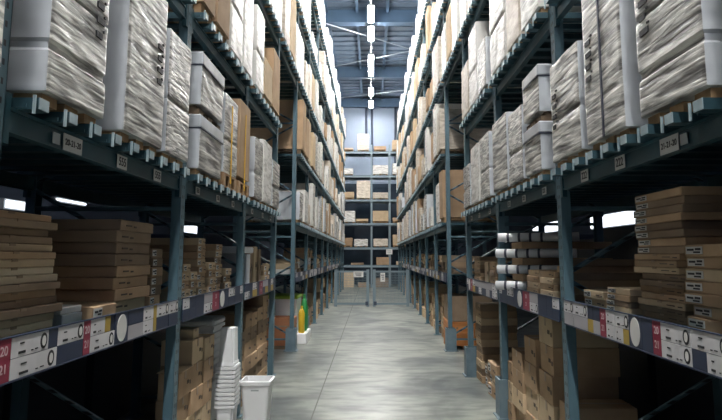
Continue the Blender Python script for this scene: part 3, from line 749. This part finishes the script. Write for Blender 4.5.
def rail(side, y0, y1, cards, label, near):
    yc = (y0 + y1) / 2
    r = empty('price_rail', (side * (XF - .045), yc, 1.22), (0, 0, 0 if side > 0 else PI)); tag(r, label, 'price rail', 'price rails along the shelf edges')
    L = y1 - y0
    link('rail', cached(('rail', round(L, 3)), lambda: MB().box(.001, .006, -L / 2, L / 2, 0, .165).box(-.006, .006, -L / 2, L / 2, -.006, 0).box(-.006, .006, -L / 2, L / 2, .165, .17).mesh('rail', 'navy')), (0, 0, 0), r)
    sg = 1 if side > 0 else -1
    for (a, b, row, kd) in cards:
        w = b - a - .004; h = .079 if row < 2 else .162; z = (.002, .084, .002)[row]
        o = link('price_card', card_mesh(w, h, KM[kd]), (0, ((a + b) / 2 - yc) * sg, z), r)
        if not near: continue
        if kd == 'w':
            circ = w > .17
            link('printed_text', card_print(w, h, circ), (0, 0, 0), o)
            if circ: link('emblem', ring_print(w, h), (0, 0, 0), o)
        elif kd == 'c' and row == 2:
            link('printed_number', text_mesh('21', .05, 'pinkish'), (-.0035, 0, h * .30), o, (0, -PI / 2, 0) if False else (PI / 2, 0, -PI / 2))
            link('printed_number', text_mesh('20', .05, 'pinkish'), (-.0035, 0, h * .72), o, (PI / 2, 0, -PI / 2))
        elif kd == 'm':
            b2 = MB(); disc(b2, 0, h * .5, w * .36, h * .46, -.006, -.003); link('oval_mirror_picture', b2.mesh('ov', 'paper'), (0, 0, 0), o)
M['pinkish'] = mat('pale_print', (.55, .38, .40), .6)
NR = {-1: [(2.40, 2.495, 2, 'c'), (2.495, 2.78, 1, 'w'), (2.495, 2.86, 0, 'w'), (2.78, 2.86, 1, 'n'), (2.86, 3.115, 1, 'w'), (2.86, 3.115, 0, 'n'), (3.115, 3.19, 2, 'c'), (3.19, 3.36, 1, 'w'), (3.36, 3.43, 1, 'y'), (3.19, 3.49, 0, 'w'),
           (3.49, 3.68, 2, 'm'), (3.68, 3.92, 1, 'n'), (3.68, 3.92, 0, 'l'), (3.92, 4.10, 1, 'w'), (3.92, 4.10, 0, 'w'), (4.10, 4.16, 2, 'y'), (4.16, 4.40, 1, 'w'), (4.16, 4.40, 0, 'n')],
      1: [(2.40, 2.50, 2, 'n'), (2.50, 2.80, 1, 'w'), (2.50, 2.68, 0, 'w'), (2.68, 2.80, 0, 'n'), (2.80, 3.09, 1, 'w'), (2.80, 3.09, 0, 'w'), (3.09, 3.18, 2, 'c'), (3.18, 3.30, 2, 'n'), (3.30, 3.47, 2, 'm'), (3.47, 3.55, 0, 'y'), (3.47, 3.66, 1, 'w'), (3.55, 3.66, 0, 'w'),
          (3.66, 3.80, 1, 'w'), (3.66, 3.80, 0, 'w'), (3.80, 3.90, 2, 'c'), (3.90, 4.02, 1, 'n'), (3.90, 4.02, 0, 'l'), (4.02, 4.12, 1, 'n'), (4.02, 4.12, 0, 'y'), (4.12, 4.40, 1, 'w'), (4.12, 4.40, 0, 'l')]}
def rand_cards(y0, y1, step, seed):
    rr = random.Random(seed); out = []; y = y0
    while y < y1 - .05:
        w = min(step * rr.uniform(.7, 1.4), y1 - y)
        if rr.random() < .3: out.append((y, y + w, 2, rr.choice('ncmn')))
        else:
            out.append((y, y + w, 1, rr.choice('wwlnl'))); out.append((y, y + w, 0, rr.choice('wlnny')))
        y += w
    return out
NR = {k: [(max(2.27, a * .956), b * .956, r_, c_) for a, b, r_, c_ in v] + [(4.215, 4.41, 1, 'w'), (4.215, 4.41, 0, 'l' if k > 0 else 'n')] for k, v in NR.items()}
for s in (-1, 1):
    rail(s, 2.26, 4.415, NR[s], 'sign rail of white, navy and crimson cards on the nearest %s shelf' % SIDE[s], True)
    for k, (a, b) in enumerate(bays(NP)[3:]):
        rail(s, a + .06, b - .06, rand_cards(a + .06, b - .06, .2, k + s), 'sign rail of small cards on the %s near bay shelf, %s side' % (ORD[k + 1], SIDE[s]), True)
    for k, (a, b) in enumerate(bays(FP)):
        if k > 6: continue
        rail(s, a + .06, b - .06, rand_cards(a + .06, b - .06, .3, k + 30 + s), 'pale sign rail on the %s shelf, %s bay past the cross aisle' % (SIDE[s], ORD[k]), k < 2)

# ------------------------------------------------------------------ rack across the end of the aisle
YE = 33.2
ZB = [1.08, 2.06, 3.39, 4.70, 6.05, 7.40]
er = empty('pallet_rack', (0, YE, 0)); tag(er, 'pallet rack standing across the far end of the aisle', 'storage rack')
EP = [-3.9, -1.95, 0.03, 1.04, 2.95, 4.3]
for x in EP:
    p = link('upright', cached('ep', lambda: MB().box(-.05, .05, -.03, .03, 0, 7.9).mesh('ep', 'gate')), (x, 0, 0), er)
    link('rear_upright', CACHE['ep'], (0, 1.1, 0), p)
for z in ZB:
    for a, b in bays(EP):
        L = b - a - .1
        f = link('beam', cached(('eb', round(L, 2)), lambda: MB().box(0, L, -.03, .03, 0, .11).mesh('eb', 'gate')), (a + .05, 0, z), er)
        link('rear_beam', CACHE[('eb', round(L, 2))], (0, 1.1, 0), f)
        link('deck', cached(('ed', round(L, 2)), lambda: MB().box(0, L, .0, 1.1, .11, .13).mesh('ed', 'beam')), (0, 0, 0), f)
def eload(tier, xc, w, h, look, desc):
    put_load(1, 0, YE - .08, w, h, look, desc, seed=1, x=xc, z=ZB[tier] + .131, rot=PI / 2, d=1.0)
eload(1, -1.45, .85, .42, 'brown', 'brown cartons on the end rack, lowest tier, leftmost')
eload(1, -.55, .75, .40, 'white', 'white wrapped load on the end rack, lowest tier, beside the middle post')
eload(1, .53, .8, .42, 'beige', 'beige load on the end rack, lowest tier, between the two middle posts')
eload(1, 1.6, .8, .60, 'pale', 'pale carton load on the end rack, lowest tier, right of the white sign')
eload(2, -1.35, .95, .62, 'white', 'white wrapped load on the end rack, second tier, leftmost')
eload(2, -.5, .7, .14, 'pale', 'almost empty pallet on the end rack, second tier')
eload(2, .53, .86, .58, 'pale', 'tan carton load on the end rack, second tier, between the middle posts')
eload(2, 1.6, .8, .2, 'brown', 'low brown load on the end rack, second tier, at the right')
eload(3, -1.35, .8, .32, 'pale', 'low tan load on the end rack, third tier, leftmost')
eload(3, -.42, .76, 1.0, 'beige', 'tall beige load on the end rack, third tier, beside the middle post')
eload(3, .53, .85, .34, 'beige', 'low beige load on the end rack, third tier, between the middle posts')
eload(4, -1.4, .8, .34, 'white', 'low white load on the end rack, fourth tier, leftmost')
eload(4, .53, .86, .52, 'white', 'white load on the end rack, fourth tier, between the middle posts')
eload(4, 1.6, .8, .62, 'white', 'white load on the end rack, fourth tier, at the right')
eload(5, -1.4, .8, .10, 'pale', 'nearly empty pallet on the end rack top tier, leftmost')
eload(5, -.44, .66, .95, 'beige', 'tall pinkish-beige load on the end rack top tier')
eload(5, .5, .7, .2, 'brown', 'low brown load on the end rack top tier')
eload(5, 1.6, .8, .55, 'pale', 'pale load on the end rack top tier, at the right')
for i, (xc, w, h) in enumerate(((.7, .8, .42), (-.75, .7, .12), (1.75, .7, .2))):
    o = link('carton', MB().box(-w / 2, w / 2, 0, .7, 0, h, 0, .006).mesh('c', ('card', 'card_dark', 'card_pale')[i]), (xc, YE, ZB[0] + .131)); tag(o, ('brown carton on the end rack shelf above the gate', 'flat dark box on the end rack shelf left of the middle post', 'low pale carton on the end rack shelf at the right')[i], 'box')
for i, (xc, w, h, m) in enumerate(((-1.25, .62, .85, 'card_pale'), (-.4, .62, .25, 'card'), (.55, .8, .5, 'card_dark'), (-1.9, .5, .6, 'card'))):
    o = link('carton', MB().box(-w / 2, w / 2, 0, .7, 0, h, 0, .006).mesh('c', m), (xc, YE - .02, 0)); tag(o, ('tall tan carton on the floor behind the gate, at left', 'low brown carton on the floor behind the middle gate post', 'dull carton on the floor behind the right gate', 'brown carton on the floor behind the gate, leftmost')[i], 'box')
# back screen of the lower bays: purple-dark vertical strips hang in front of the back wall
# sign hanging on the end rack post
sg = empty('hanging_sign', (1.0, YE - .08, 1.93)); tag(sg, 'small white sign on the end rack post above the gate', 'sign')
link('board', MB().box(-.17, .17, -.01, .01, -.14, .14).mesh('s', 'paper'), (0, 0, 0), sg)
link('printed_text', MB().box(-.1, .1, -.014, -.01, .03, .07).box(-.12, .12, -.014, -.01, -.05, -.02).mesh('s', 'grey_plastic'), (0, 0, 0), sg)

# ------------------------------------------------------------------ mesh gate across the aisle
GY = 20.75
for i, (a, b) in enumerate(((-1.25, -.06), (.06, 1.30))):
    g = empty('mesh_gate', (a, GY, 0)); w = b - a
    tag(g, ('grey wire mesh gate across the aisle carrying the wide white notice', 'grey wire mesh gate across the aisle carrying the upright white notice')[i], 'gate')
    for z in (.06, 1.14): link('gate_rail', MB().box(0, w, -.02, .02, z, z + .06).mesh('gr', 'gate'), (0, 0, 0), g)
    for x in (0, w - .1): link('gate_post', cached('gp', lambda: MB().box(0, .10, -.03, .03, 0, 1.24).mesh('gp', 'gate')), (x, 0, 0), g)
    wm = MB()
    n = int(w / .045)
    for k in range(1, n): wm.box(k * w / n - .004, k * w / n + .004, -.004, .004, .1, 1.18)
    for k in range(1, 20): wm.box(.03, w - .03, -.004, .004, .1 + k * .055 - .004, .1 + k * .055 + .004)
    link('wire_mesh', wm.mesh('wm', 'gate'), (0, 0, 0), g)
    link('latch', MB().box(-.05, .05, -.05, 0, .05, .17).mesh('lt', 'pipe'), (w - .08 if i == 0 else .08, -.01, 0), g)
    if i == 0: sx, sw, sz, shh = .82, .34, 1.08, .19
    else: sx, sw, sz, shh = .34, .16, .98, .30
    sn = empty('notice', (a + sx, GY - .035, sz)); tag(sn, ('wide white notice fixed to the top of one gate', 'narrow white notice hanging on the gate beside the middle posts')[i], 'sign')
    link('board', MB().box(-sw / 2, sw / 2, -.005, .005, -shh / 2, shh / 2).mesh('s', 'paper'), (0, 0, 0), sn)
    pb = MB()
    for k in range(3): pb.box(-sw * .36 + k * .02, sw * .3, -.008, -.005, shh * (.2 - .22 * k), shh * (.28 - .22 * k))
    link('printed_text', pb.mesh('s', 'navy'), (0, 0, 0), sn)

# ------------------------------------------------------------------ world
w = bpy.data.worlds.new('world'); SC.world = w; w.use_nodes = True
bg = w.node_tree.nodes['Background']; bg.inputs[0].default_value = (.035, .085, .26, 1); bg.inputs[1].default_value = .8
